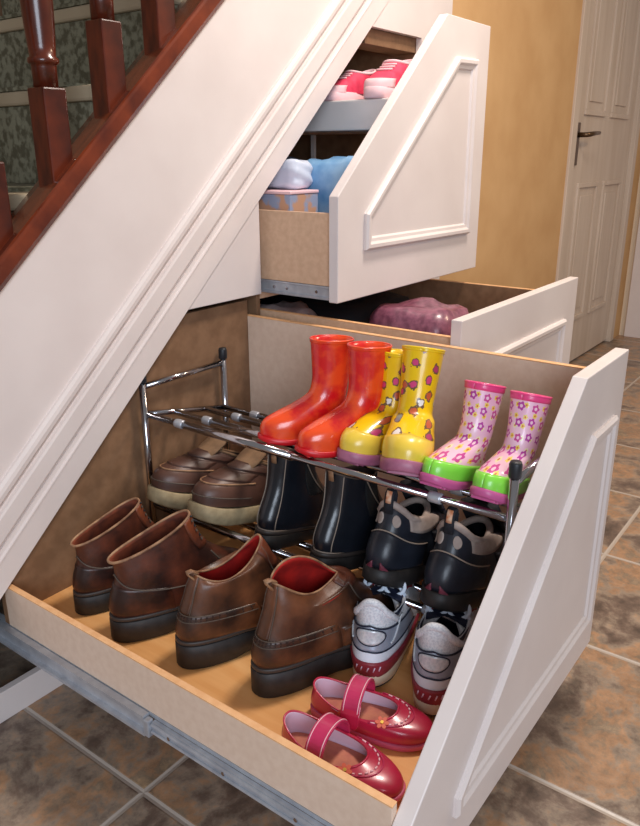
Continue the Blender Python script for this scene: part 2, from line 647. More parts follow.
# base rail
prof = [(0.777, -0.004), (0.777, -0.011), (0.79, -0.017), (0.819, -0.017), (0.8255, -0.0155), (0.828, -0.011), (0.826, 0.0), (0.815, 0.058), (0.80, 0.098), (0.777, 0.018)]
rl = MB()
x0, x1 = -0.5, 1.9
n = len(prof)
rl.add([(x0, y, sl(x0, c)) for c, y in prof]+[(x1, y, sl(x1, c)) for c, y in prof],
       [tuple(range(n)), tuple(range(2*n-1, n-1, -1))]+[(i, (i+1) % n, n+(i+1) % n, n+i) for i in range(n)])
rl.build('base_rail', 'mahogany_rail', stair)
bal_mesh = None
for k in range(-2, 7):
    x = 0.227+0.137*k
    zb = sl(x, 0.83)
    if bal_mesh is None:
        m_ = MB()
        m_.box(-0.0238, 0.0238, -0.0238, 0.0238, -0.042, 0.133)
        o1 = m_.build('baluster', 'mahogany', stair, bevel=0.003)
        o2 = MB().lathe([(0.0215, 0.1335), (0.0215, 0.166), (0.0225, 0.170), (0.0260, 0.172), (0.0268, 0.176), (0.0260, 0.180), (0.0222, 0.183), (0.0235, 0.20), (0.0262, 0.24), (0.0275, 0.29), (0.0265, 0.34), (0.0225, 0.40), (0.0185, 0.46), (0.0165, 0.53), (0.0195, 0.56), (0.0165, 0.58), (0.0165, 0.7)], (0, 0), 24
                        ).build('turned_shaft', 'mahogany', o1, smooth=True)
        bal_mesh = (o1, o2)
    else:
        o1 = bal_mesh[0].copy()
        C.objects.link(o1)
        o2 = bal_mesh[1].copy()
        C.objects.link(o2)
        o2.parent = o1
    o1.location = (x, 0.03, zb)
# sloping soffit under the stairs
struct(MB().prism([(-0.9, sl(-0.9, 0.62)), (1.7, sl(1.7, 0.62)), (1.7, sl(1.7, 0.60)), (-0.9, sl(-0.9, 0.60))], 0.02, 1.09).build('wall_soffit', 'carcass'),
       'underside of the stairs', 'wall')

# cabinet boards inside the opening
cab = thing('cabinet_carcass', 'brown board framework inside the under-stair opening', 'cabinet', (0.755, 0.02, 0))
def cpart(nm, *a, m='carcass'):
    o = MB().box(*a).build(nm, m, cab, bevel=0.001)
    o.matrix_parent_inverse = Matrix.Translation((-0.755, -0.02, 0))
    return o
cpart('divider', 0.7535, 0.7665, 0.019, 0.95, 0.066, 0.95)
cpart('shelf', 0.767, 1.497, 0.019, 0.95, 0.712, 0.728, m='board')
cpart('side_panel', 1.4975, 1.515, 0.019, 0.95, 0.002, 1.374)
cpart('head_rail', 1.225, 1.497, 0.019, 0.10, 1.335, 1.374)
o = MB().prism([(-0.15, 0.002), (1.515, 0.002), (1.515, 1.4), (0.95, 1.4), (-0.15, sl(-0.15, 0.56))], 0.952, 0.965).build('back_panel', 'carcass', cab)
o.matrix_parent_inverse = Matrix.Translation((-0.755, -0.02, 0))


# ------------------------------------------------------------------ drawers
def frame_moulding(pts, y, w, h, parent, name='panel_moulding', m='white_paint'):
    """mitred picture-frame moulding; pts = outer polygon (x,z), counter-clockwise seen from -y"""
    n_ = len(pts)
    P = [Vector((a, b)) for a, b in pts]
    prof = [(0, 0.0), (0, h*0.55), (w*0.16, h), (w*0.42, h), (w*0.62, h*0.55), (w*0.86, h*0.45), (w, 0.0)]
    rings = []
    for i in range(n_):
        a, b_, c = P[i-1], P[i], P[(i+1) % n_]
        d1 = (b_-a).normalized()
        d2 = (c-b_).normalized()
        n1 = Vector((-d1.y, d1.x))
        n2 = Vector((-d2.y, d2.x))
        mit = (n1+n2)/(1+n1.dot(n2))
        rings.append([(b_.x+mit.x*o_, y-hh, b_.y+mit.y*o_) for o_, hh in prof])
    mb = MB()
    k = len(prof)
    for r_ in rings:
        mb.v += [Vector(q) for q in r_]
    for i in range(n_):
        for j in range(k-1):
            a0, b0 = i*k, ((i+1) % n_)*k
            mb.f.append((a0+j, a0+j+1, b0+j+1, b0+j))
        a0, b0 = i*k, ((i+1) % n_)*k
        mb.f.append((a0+k-1, a0, b0, b0+k-1))
    return mb.build(name, m, parent)


# the big shoe drawer
D1, TP = 0.85, 0.025
ZD = 0.2022
d1 = thing('pull_out_drawer', 'large white-fronted drawer pulled out and filled with shoes', 'drawer')
fp = [(-0.155, 0.093), (0.754, 0.093), (0.754, sl(0.5244, 0.2506)), (0.5244, sl(0.5244, 0.2506)), (-0.155, sl(-0.155, 0.2506))]
front = MB().prism(fp, -D1-TP, -D1).build('front_panel', 'white_paint', d1, bevel=0.002)
frame_moulding([(0.128, 0.165), (0.712, 0.165), (0.712, 0.604), (0.582, 0.604), (0.128, 0.2)], -D1-TP, 0.03, 0.009, front)
o = MB().box(0, 0.012, -D1+0.0005, 0.019, 0.187, 0.2735).build('side_board', 'near_board', d1, bevel=0.001)
o['label'] = 'low near side board'
o = MB().box(0, 0.012, -D1+0.0005, 0.019, 0.2737, 0.2765).build('edge_strip', 'board_edge', o, bevel=0.0008)
o = MB().box(0.72, 0.734, -D1+0.0005, 0.034, 0.187, 0.676).build('side_board', 'near_board', d1, bevel=0.001)
o['label'] = 'tall far side board'
MB().box(0.72, 0.734, -D1+0.0005, 0.034, 0.6762, 0.6785).build('edge_strip', 'board_edge', o, bevel=0.0008)
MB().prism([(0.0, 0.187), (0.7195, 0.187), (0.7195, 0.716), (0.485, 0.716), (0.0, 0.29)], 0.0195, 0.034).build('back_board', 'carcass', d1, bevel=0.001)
MB().box(0.0125, 0.7195, -D1+0.0005, 0.019, 0.190, ZD).build('base_board', 'board_base', d1)
sr = MB()
sr.sweep([(0, 0), (0.013, 0), (0.013, 0.006), (0.006, 0.008), (0.006, 0.03), (0.013, 0.033), (0.013, 0.04), (0, 0.04)], (-0.001, -0.385, 0.1455), (-0.001, 0.42, 0.1455), (-1, 0, 0), (0, 0, 1))
rn = sr.build('drawer_runner', 'zinc', d1)
MB().box(-0.0155, -0.003, -0.398, -0.386, 0.149, 0.182).build('end_stop', 'zinc', rn, bevel=0.002)
sr = MB()
sr.box(-0.008, -0.0005, -0.84, -0.399, 0.155, 0.178)
sr.tube([(-0.009, -0.84, 0.160), (-0.009, -0.40, 0.160)], 0.003, 8)
sr.tube([(-0.009, -0.84, 0.174), (-0.009, -0.40, 0.174)], 0.003, 8)
rn2 = sr.build('runner_extension', 'zinc', d1)
for yy in (-0.44, -0.56, -0.70, -0.80):
    MB().tube([(-0.0085, yy, 0.167), (-0.0105, yy, 0.167)], 0.0035, 10).build('screw', 'chrome', rn2)
MB().box(0.0, 0.012, -0.845, 0.42, 0.1785, 0.1865).build('runner_bracket', 'zinc', d1)

# the upper sloping drawer
d3 = thing('sloped_drawer', 'upper white drawer with sloping top edge and triangular panel, half open', 'drawer', (0, 0, 0))
D3 = 0.2024
up_ = [(0.7543, 0.7285), (1.475, 0.7285), (1.475, 1.3825), (1.2235, 1.3825), (0.7543, sl(0.7543, 0.2928))]
front = MB().prism(up_, -D3-TP, -D3).build('front_panel', 'white_paint', d3, bevel=0.002)
frame_moulding([(0.860, 0.839), (1.402, 0.835), (1.397, 1.293), (1.280, 1.289), (0.860, 0.922)], -D3-TP, 0.03, 0.012, front)
MB().box(0.772, 0.784, -D3+0.0005, 0.55, 0.762, 0.927).build('side_board', 'board', d3, bevel=0.001)
MB().box(1.44, 1.452, -D3+0.0005, 0.55, 0.762, 1.0).build('side_board', 'board', d3, bevel=0.001)
MB().box(0.785, 1.4395, -D3+0.0005, 0.55, 0.764, 0.774).build('base_board', 'board_base', d3)
MB().box(0.785, 1.4395, 0.538, 0.55, 0.775, 0.927).build('back_board', 'board', d3)
sr = MB()
sr.sweep([(0, 0), (0.009, 0.0), (0.009, 0.005), (0.004, 0.007), (0.004, 0.026), (0.009, 0.028), (0.009, 0.032), (0, 0.032)], (0.782, -D3+0.002, 0.729), (0.782, 0.5, 0.729), (-1, 0, 0), (0, 0, 1))
rn = sr.build('drawer_runner', 'zinc', d3)
for yy in (-0.15, -0.06, -0.02):
    MB().tube([(0.7782, yy, 0.745), (0.776, yy, 0.745)], 0.004, 10).build('screw', 'chrome', rn)

# the rectangular drawer below it
d2 = thing('rectangular_drawer', 'middle white-fronted rectangular drawer open behind the big shoe drawer', 'drawer')
D2 = 0.5166
front = MB().box(0.7543, 1.47, -D2-TP, -D2, 0.093, 0.7273).build('front_panel', 'white_paint', d2, bevel=0.002)
frame_moulding([(0.85, 0.19), (1.382, 0.19), (1.382, 0.625), (0.85, 0.625)], -D2-TP, 0.03, 0.011, front)
for xa in (0.772, 1.434):
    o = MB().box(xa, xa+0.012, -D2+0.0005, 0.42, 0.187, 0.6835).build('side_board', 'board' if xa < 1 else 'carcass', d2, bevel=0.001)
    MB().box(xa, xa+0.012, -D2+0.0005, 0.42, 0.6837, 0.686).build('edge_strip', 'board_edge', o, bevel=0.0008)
MB().box(0.7845, 1.4335, -D2+0.0005, 0.42, 0.19, 0.2022).build('base_board', 'board_base', d2)
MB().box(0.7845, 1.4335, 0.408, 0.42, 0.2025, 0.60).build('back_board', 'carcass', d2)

# ------------------------------------------------------------------ chrome shoe rack
rack = thing('shoe_rack', 'chrome tube shoe rack with black post caps standing in the big drawer', 'rack', (0, 0, 0))
XN, XF = 0.362, 0.610
YB, YF = 0.004, -0.832
for x in (XN, XF):
    for y in (YB, YF):
        p_ = MB().tube([(x, y, ZD+0.001), (x, y, 0.602)], 0.0075, 14).build('post', 'chrome', rack, smooth=True)
        MB().lathe([(0.0090, 0.594), (0.0100, 0.597), (0.0100, 0.616), (0.0085, 0.620)], (x, y), 16).build('cap', 'dark_cap', p_, smooth=True)
for y in (YB, YF):
    for z in (0.585,):
        MB().tube([(XN+0.009, y, z), (XF-0.009, y, z)], 0.0065, 12).build('cross_bar', 'chrome', rack, smooth=True)
SLOPE = {0.522: 0.2, 0.306: 0.25}
for zs in (0.522, 0.306):
    for x in (XN+0.005, XN+0.085, XF-0.07, XF-0.008):
        zz = zs-SLOPE[zs]*(x-XN-0.005)
        bb = MB().tube([(x, YB, zz), (x, YF, zz)], 0.0065, 12).build('shelf_bar', 'chrome', rack, smooth=True)
        MB().tube([(x, -0.10, zz), (x, -0.40, zz)], 0.0085, 12).build('sleeve', 'chrome', bb, smooth=True)
        for yy in (-0.10, -0.70):
            MB().tube([(x, yy-0.012, zz), (x, yy-0.008, zz), (x, yy+0.008, zz), (x, yy+0.012, zz)], [0.0085, 0.0096, 0.0096, 0.0085], 14).build('collar_ring', 'zinc', bb, smooth=True)
    for y in (YB, YF):
        MB().tube([(XN+0.009, y, zs), (XF-0.009, y, zs-SLOPE[zs]*(XF-XN-0.01))], 0.0062, 12).build('cross_bar', 'chrome', rack, smooth=True)


# ------------------------------------------------------------------ shoe machinery
def sgp(a, e):
    return math.copysign(abs(a)**e, a)


def smooth(u):
    u = min(1, max(0, u))
    return u*u*(3-2*u)


class Last:
    """surface of an upper: table rows (zb, zf, xb, xf, wb, wf, dip)"""

    def __init__(self, rows, n=2.35, bend=0.0, lean=0.0):
        self.rows = [tuple(r_)+(0.0,)*(7-len(r_)) for r_ in rows]
        self.e = 2.0/n
        self.bend = bend
        self.lean = lean

    def row(self, t):
        k = len(self.rows)-1
        x = min(max(t, 0), 1)*k
        i = min(int(x), k-1)
        f = x-i
        r0 = self.rows[max(i-1, 0)]
        r1, r2 = self.rows[i], self.rows[i+1]
        r3 = self.rows[min(i+2, k)]
        out = []
        for a, b, c, d in zip(r0, r1, r2, r3):
            m1, m2 = (c-a)/2, (d-b)/2
            # limit overshoot
            dl = c-b
            if m1*dl < 0: m1 = 0
            if m2*dl < 0: m2 = 0
            if abs(m1) > 2.5*abs(dl): m1 = 2.5*dl
            if abs(m2) > 2.5*abs(dl): m2 = 2.5*dl
            out.append((2*f**3-3*f*f+1)*b+(f**3-2*f*f+f)*m1+(-2*f**3+3*f*f)*c+(f**3-f*f)*m2)
        return out

    def S(self, th, t):
        zb, zf, xb, xf, wb, wf, dip = self.row(t)
        c, s = cos(th), sin(th)
        cx, sy = sgp(c, self.e), sgp(s, self.e)
        u = (cx+1)/2
        x = (xb+xf)/2+(xf-xb)/2*cx
        w = wb+(wf-wb)*smooth(u*1.25-0.1)
        y = w*sy+self.bend*u*u
        z = zb+(zf-zb)*u+dip*4*u*(1-u)+self.lean*sy*4*u*(1-u)*smooth((t-0.6)/0.4)
        return Vector((x, y, z))

    def N(self, th, t):
        h = 0.02
        a = self.S(th+h, t)-self.S(th-h, t)
        b = self.S(th, min(t+h, 1))-self.S(th, max(t-h, 0))
        n_ = a.cross(b)
        if n_.length < 1e-12:
            return Vector((0, 0, 1))
        return n_.normalized()

    def P(self, th, t, off=0.0):
        return self.S(th, t)+self.N(th, t)*off

    def shell(self, nth=48, nt=28):
        vs, fs, uv = [], [], []
        for i in range(nt+1):
            t = i/nt
            for j in range(nth+1):
                th = 2*pi*j/nth-pi
                p_ = self.S(th, t)
                vs.append(p_)
                uv.append((th*0.034, p_.z+0.0))
        w = nth+1
        for i in range(nt):
            for j in range(nth):
                fs.append((i*w+j, i*w+j+1, (i+1)*w+j+1, (i+1)*w+j))
        return vs, fs, uv

    def upper(self, m, parent, name='upper', nth=48, nt=28):
        vs, fs, uv = self.shell(nth, nt)
        return mesh_obj(name, vs, fs, m, parent, True, uv)

    def lining(self, m, parent, t_in=0.15, thick=0.0035, name='lining', nth=48):
        rings = [[self.S(2*pi*j/nth, 1.0) for j in range(nth)]]
        k = 14
        for i in range(k+1):
            t = 1-(1-t_in)*i/k
            rings.append([self.P(2*pi*j/nth, t, -thick)+Vector((0, 0, -0.0005)) for j in range(nth)])
        mb = MB().loft(rings, cap0=False, cap1=True)
        return mesh_obj(name, mb.v, mb.f, m, parent, True)

    def patch(self, m, parent, name, fa, na=16, nb=8, off=0.0015, skirt=0.003):
        """fa(a,b)->(th,t); raised conforming piece"""
        g = [[self.P(*fa(i/na, j/nb), off) for j in range(nb+1)] for i in range(na+1)]
        lo = [[self.P(*fa(i/na, j/nb), off-skirt) for j in range(nb+1)] for i in range(na+1)]
        mb = MB()
        w = nb+1
        mb.v = [p_ for r_ in g for p_ in r_]
        for i in range(na):
            for j in range(nb):
                mb.f.append((i*w+j, (i+1)*w+j, (i+1)*w+j+1, i*w+j+1))
        ring = [(i, 0) for i in range(na+1)]+[(na, j) for j in range(1, nb+1)]+[(i, nb) for i in range(na-1, -1, -1)]+[(0, j) for j in range(nb-1, 0, -1)]
        k = len(mb.v)
        mb.v += [lo[i][j] for i, j in ring]
        q = len(ring)
        for r_ in range(q):
            i0, j0 = ring[r_]
            i1, j1 = ring[(r_+1) % q]
            mb.f.append((i0*w+j0, i1*w+j1, k+(r_+1) % q, k+r_))
        o = mesh_obj(name, mb.v, mb.f, m, parent, True)
        bm = bmesh.new()
        bm.from_mesh(o.data)
        bmesh.ops.recalc_face_normals(bm, faces=bm.faces)
        bm.to_mesh(o.data)
        bm.free()
        return o

    def line(self, m, parent, name, fl, n=24, r=0.001, off=0.0006, flat=1.0, closed=False):
        """tube along fl(a)->(th,t)"""
        pts = [self.P(*fl(i/n), off) for i in range(n+(0 if closed else 1))]
        return MB().tube(pts, r, 8, closed, flat).build(name, m, parent, smooth=True)

    def rim(self, m, parent, name='collar', r=0.002, t=1.0, n=48, off=0.0):
        pts = [self.P(2*pi*j/n, t, off) for j in range(n)]
        return MB().tube(pts, r, 8, True).build(name, m, parent, smooth=True)


def outline(xb, xf, wb, wf, zfun, nth=48, n=2.35, grow=0.0, waist=0.0):
    e = 2.0/n
    pts = []
    for j in range(nth):
        th = 2*pi*j/nth
        c, s = cos(th), sin(th)
        cx, sy = sgp(c, e), sgp(s, e)
        u = (cx+1)/2
        w = wb+(wf-wb)*smooth(u*1.25-0.1)-waist*math.exp(-((u-0.38)/0.16)**2)
        pts.append(Vector(((xb+xf)/2+((xf-xb)/2+grow)*cx, (w+grow)*sy, zfun(u))))
    return pts


def sole(m, parent, xb, xf, wb, wf, zlo, zhi, name='sole', grow=0.002, waist=0.004, bev=0.003, n=2.35):
    rings = [outline(xb, xf, wb, wf, zlo, n=n, grow=grow-bev, waist=waist),
             outline(xb, xf, wb, wf, lambda u: zlo(u)+bev, n=n, grow=grow, waist=waist),
             outline(xb, xf, wb, wf, lambda u: zhi(u)-bev*0.4, n=n, grow=grow, waist=waist),
             outline(xb, xf, wb, wf, zhi, n=n, grow=grow-bev*0.6, waist=waist),
             outline(xb, xf, wb, wf, lambda u: zhi(u)-0.001, n=n, grow=grow-0.008, waist=waist)]
    mb = MB().loft(rings)
    return mb.build(name, m, parent, smooth=True)


def step(u, a, b, v0, v1):
    return v0+(v1-v0)*smooth((u-a)/(b-a))


def place(o, x, y, z, yaw_, pitch_=0.0, roll_=0.0, sc=1.0, tilt=0.0):
    """pitch > 0 lifts the toe"""
    o.rotation_mode = 'XYZ'
    m_ = Matrix.Rotation(R(tilt), 4, 'Y') @ Matrix.Rotation(R(yaw_), 4, 'Z') @ Matrix.Rotation(R(-pitch_), 4, 'Y') @ Matrix.Rotation(R(roll_), 4, 'X')
    o.rotation_euler = m_.to_euler()
    o.location = (x, y, z)
    o.scale = (sc, sc, sc)


def pair(builder, name, cat, group, labels, places):
    first = builder(name)
    for i, (lab, pl) in enumerate(zip(labels, places)):
        o = first if i == 0 else copy_tree(first)
        tag(o, lab, cat, group)
        place(o, *pl)


def shoe_root(name):
    o = bpy.data.objects.new(name, None)
    o.empty_display_size = 0.05
    C.objects.link(o)
    return o


PI = pi


# ---------------- oxblood ankle boots (front row, left pair)
def heel_sole(root, L, wb, wf, th_heel=0.026, m='sole_black', top=0.038):
    # thick outsole with a shallow arch, heel top-piece and a welt
    zt = lambda u: step(u, 0.3, 0.6, top, top-0.008)
    zl = lambda u: 0.0+0.004*smooth((u-0.30)/0.04)*(1-smooth((u-0.42)/0.06))+0.012*max(0, (u-0.8)/0.2)**2
    sole(m, root, 0.002, L, wb, wf, lambda u: zl(u)+0.0005, lambda u: zt(u)-0.008, 'sole', grow=0.006, waist=0.004)
    sole('welt', root, 0.002, L, wb, wf, lambda u: zt(u)-0.0078, zt, 'welt', grow=0.0055, waist=0.003, bev=0.002)
    return zt


def chukka(name):
    root = shoe_root(name)
    L = 0.292
    heel_sole(root, L, 0.038, 0.050, top=0.050)
    la = Last([
        (0.047, 0.038, 0.004, L-0.003, 0.038, 0.0505),
        (0.060, 0.050, -0.002, L-0.002, 0.0405, 0.052),
        (0.080, 0.070, 0.001, L-0.012, 0.0405, 0.050),
        (0.098, 0.090, 0.007, L-0.040, 0.0385, 0.046),
        (0.114, 0.112, 0.012, 0.210, 0.037, 0.041),
        (0.130, 0.142, 0.012, 0.176, 0.033, 0.036),
        (0.142, 0.172, 0.010, 0.160, 0.029, 0.032, -0.004),
        (0.151, 0.200, 0.004, 0.152, 0.025, 0.026, -0.004)])
    la.upper('leather_oxblood', root)
    la.lining('lining_rust', root)
    la.rim('binding', root, 'collar_binding', 0.0024)
    # quarter seam sweeping from the heel down to the sole
    for s_ in (1, -1):
        la.line('thread', root, 'seam', lambda a, s_=s_: (s_*(PI-2.0*a), 0.66-0.30*a-0.10*sin(PI*a)), r=0.0013)
        la.line('thread', root, 'seam', lambda a, s_=s_: (s_*(1.14-0.55*a), 0.36+0.28*a), r=0.0013)
    la.patch('leather_oxblood', root, 'heel_counter', lambda a, b: (PI-1.3+2.6*a, 0.02+(0.50+0.12*cos((a-0.5)*PI))*b*0.75), 24, 10, 0.0012)
    # facing flap with eyelets
    la.patch('leather_orange', root, 'front_facing', lambda a, b: (-0.8+1.6*a, 0.70+0.29*b), 16, 8, 0.002)
    for s_ in (1, -1):
        for k in range(3):
            c = la.P(s_*0.42, 0.76+0.09*k, 0.003)
            MB().tube([c, c+la.N(s_*0.42, 0.8)*0.0014], 0.0028, 10).build('eyelet', 'thread', root)
    lp = [la.P(0.42*(-1 if i % 2 else 1)*(1), 0.74+0.05*i, 0.005) for i in range(6)]
    MB().tube(lp, 0.0019, 8).build('lace', 'sole_black', root, smooth=True)
    return root


pair(chukka, 'ankle_boot', 'boot', 'oxblood ankle boots',
     ['dark oxblood leather ankle boot nearest the stair panelling, far left of the front row',
      'dark oxblood leather ankle boot, second from the left along the front row'],
     [(0.090, -0.078, ZD, -10, 0, 0, 0.99), (0.078, -0.203, ZD, -18, 0, 0, 1.08)])


# ---------------- brown brogue boots (front row, right pair)
def brogue(name, top=((0.146, 0.166), (0.158, 0.186)), dip=-0.030, lean=0.0, wtop=0.021):
    root = shoe_root(name)
    L = 0.295
    heel_sole(root, L, 0.040, 0.052, top=0.053)
    la = Last([
        (0.050, 0.041, 0.004, L-0.003, 0.040, 0.0525),
        (0.062, 0.052, -0.001, L-0.002, 0.0425, 0.054),
        (0.082, 0.072, 0.003, L-0.012, 0.0420, 0.052),
        (0.100, 0.092, 0.010, L-0.040, 0.0390, 0.047),
        (0.118, 0.116, 0.018, 0.210, 0.0365, 0.041),
        (0.134, 0.146, 0.024, 0.182, 0.0340, 0.036),
        (top[0][0], top[0][1], 0.030, 0.172, 0.0320, 0.032, dip*0.3),
        (top[1][0], top[1][1], 0.036, 0.160, 0.0235, wtop, dip)], lean=lean)
    la.upper('leather_tan', root)
    la.lining('lining_red', root)
    la.rim('binding', root, 'collar_binding', 0.0017)
    hc = la.patch('leather_tan', root, 'heel_counter', lambda a, b: (PI-1.5+3.0*a, 0.02+0.385*b), 40, 10, 0.0016)
    # pinked broguing along the counter edge
    dots = MB()
    for k in range(26):
        th = PI-1.42+2.84*k/25
        for tt, rr in ((0.375, 0.0016), (0.345, 0.0010)):
            c = la.P(th, tt, 0.0016)
            dots.tube([c, c+la.N(th, tt)*0.0011], rr, 8)
    dots.build('broguing', 'lining_dark', hc)
    for tt in (0.40, 0.32):
        la.line('thread', hc, 'stitching', lambda a, tt=tt: (PI-1.48+2.96*a, tt), 40, 0.0008, 0.0018)
    la.patch('leather_tan', root, 'back_strip', lambda a, b: (PI-0.30+0.6*a, 0.40+0.59*b), 8, 16, 0.0016)
    for s_ in (1, -1):
        la.line('thread', root, 'seam', lambda a, s_=s_: (PI+s_*0.32, 0.41+0.57*a), r=0.0009, off=0.0014)
        la.line('thread', root, 'seam', lambda a, s_=s_: (s_*(1.60-1.0*a), 0.30+0.66*a*a), r=0.0012)
        la.patch('leather_tan', root, 'wing_seam', lambda a, b, s_=s_: (s_*(1.62-0.9*a), 0.04+(0.30-0.02*a)*b), 14, 8, 0.0014)
    # front peak worn to orange
    la.patch('leather_orange', root, 'front_facing', lambda a, b: (-0.85+1.7*a, 0.66+0.33*b), 16, 8, 0.0016)
    # pull tab at the heel
    pt = la.P(PI, 0.995, 0.0015)
    MB().tube([pt+Vector((0.003, 0, -0.02)), pt+Vector((-0.003, 0, -0.006)), pt+Vector((-0.010, 0, 0.002)), pt+Vector((-0.012, 0, 0.007)), pt+Vector((-0.004, 0, 0.007)), pt+Vector((0.006, 0, 0.0))],
              0.006, 8, flat=0.35).build('pull_tab', 'binding', root, smooth=True)
    return root


for lab, pl, kw in (
        ('brown brogue ankle boot with heel pull tab, third from the left in the front row', (0.098, -0.358, ZD, -15, 0, 0, 1.08), {}),
        ('brown brogue ankle boot with red lining, just left of the pink strap shoes', (0.122, -0.514, ZD, -13, 0, 0, 1.10),
         dict(top=((0.158, 0.142), (0.180, 0.150)), dip=0.004, lean=0.024, wtop=0.012))):
    o = brogue('brogue_boot', **kw)
    tag(o, lab, 'boot', 'brown brogue boots')
    place(o, *pl)


# ---------------- brown moccasin shoes (second row, left)
def moccasin(name):
    root = shoe_root(name)
    L = 0.275
    sole('crepe', root, 0.0, L, 0.036, 0.05, lambda u: 0.0+0.012*max(0, (u-0.75)/0.25)**2, lambda u: 0.036+0.008*max(0, (u-0.75)/0.25)**2,
         'sole', grow=0.006, waist=0.003, bev=0.005)
    la = Last([
        (0.034, 0.040, 0.002, L-0.001, 0.036, 0.0495),
        (0.047, 0.060, -0.002, L-0.000, 0.038, 0.051),
        (0.060, 0.076, 0.000, L-0.008, 0.0375, 0.049),
        (0.072, 0.089, 0.004, L-0.030, 0.036, 0.045),
        (0.082, 0.101, 0.006, 0.215, 0.035, 0.040),
        (0.090, 0.114, 0.006, 0.180, 0.035, 0.037),
        (0.096, 0.127, 0.004, 0.150, 0.036, 0.034, -0.004)])
    la.upper('moc_leather', root)
    la.lining('lining_dark', root)
    la.rim('tan_suede', root, 'collar_binding', 0.003)
    # apron seam over the toe and the pale apron edge
    la.line('binding', root, 'apron_seam', lambda a: (-1.35+2.7*a, 0.50-0.09*cos((a-0.5)*PI)), 40, 0.0018, 0.0008)
    la.line('thread', root, 'seam', lambda a: (-1.40+2.8*a, 0.16), 40, 0.0012, 0.0006)
    la.patch('moc_leather', root, 'apron', lambda a, b: (-1.2+2.4*a, 0.52+0.2*b), 20, 6, 0.0016)
    # upstanding tongue
    tg = MB()
    rings = []
    for i in range(9):
        t_ = i/8
        cx_ = 0.178-0.052*t_
        cz_ = 0.112+0.046*t_
        ww = 0.027+0.006*sin(PI*t_)-0.010*max(0, t_-0.75)*4*0.6
        r_ = []
        for j in range(13):
            a = -1+2*j/12
            r_.append((cx_-0.010*a*a, ww*a, cz_-0.006*a*a))
        for j in range(12, -1, -1):
            a = -1+2*j/12
            r_.append((cx_-0.010*a*a-0.004, ww*a*0.97, cz_-0.006*a*a-0.003))
        rings.append(r_)
    tg.loft(rings).build('tongue', 'tan_suede', root, smooth=True)
    la.patch('moc_leather', root, 'strap', lambda a, b: (-1.5+3.0*a, 0.76+0.13*b), 20, 6, 0.003)
    return root


pair(moccasin, 'moccasin_shoe', 'shoe', 'brown moccasin shoes',
     ['brown moccasin with thick beige sole beside the left rack post',
      'brown moccasin with thick beige sole touching the black boots'],
     [(0.590, -0.102, 0.266, 168, 0, 0, 1.04, 14), (0.592, -0.207, 0.266, 173, 0, 0, 1.04, 14)])


# ---------------- black slip-on boots (second row, middle)
def chelsea(name):
    root = shoe_root(name)
    L = 0.28
    zt = heel_sole(root, L, 0.037, 0.048, th_heel=0.024, top=0.036)
    la = Last([
        (0.034, 0.020, 0.004, L-0.003, 0.037, 0.0485),
        (0.052, 0.038, -0.001, L-0.002, 0.040, 0.050),
        (0.072, 0.058, 0.003, L-0.012, 0.0395, 0.048),
        (0.092, 0.078, 0.010, L-0.05, 0.0365, 0.043),
        (0.112, 0.104, 0.015, 0.185, 0.034, 0.038),
        (0.134, 0.134, 0.016, 0.150, 0.033, 0.035),
        (0.156, 0.160, 0.014, 0.136, 0.0335, 0.033, -0.004),
        (0.178, 0.182, 0.011, 0.132, 0.034, 0.032, -0.010)])
    la.upper('black_leather', root)
    la.lining('lining_dark', root)
    la.rim('thread', root, 'collar_binding', 0.0015)
    for s_ in (1, -1):
        g_ = la.patch('black_elastic', root, 'elastic_gore', lambda a, b, s_=s_: (s_*(2.05-(0.25+0.75*b)*0.95+(-0.3*(1-b)) + (a-0.5)*0.95*(0.35+0.65*b)), 0.50+0.49*b), 12, 14, 0.0010)
        la.line('thread_light', g_, 'piping', lambda a, s_=s_: (s_*(1.62+0.55*cos(PI*(0.5+a))*1.0), 0.98-0.52*sin(PI*a)), 30, 0.0012, 0.0016)
        la.line('thread_light', root, 'back_seam', lambda a, s_=s_: (PI-s_*(0.46+0.10*a), 0.04+0.94*a), 24, 0.0010)
    la.line('thread_light', root, 'sole_piping', lambda a: (2*PI*a, 0.03), 60, 0.0013, 0.0008, closed=True)
    pt = la.P(PI, 0.99, 0.001)
    MB().tube([pt+Vector((0.001, 0, -0.014)), pt+Vector((-0.003, 0, -0.003)), pt+Vector((-0.006, 0, 0.005)), pt+Vector((-0.001, 0, 0.008)), pt+Vector((0.005, 0, 0.0))],
              0.006, 8, flat=0.3).build('pull_tab', 'binding', root, smooth=True)
    return root


pair(chelsea, 'black_ankle_boot', 'boot', 'black pull-on boots',
     ['black leather pull-on boot on the rack, left one beside the brown moccasins',
      'black leather pull-on boot on the rack, right one beside the black trainers'],
     [(0.336, -0.338, 0.322, 6, 0, 0, 1.05, 14), (0.330, -0.478, 0.324, -2, 0, 0, 1.05, 14)])


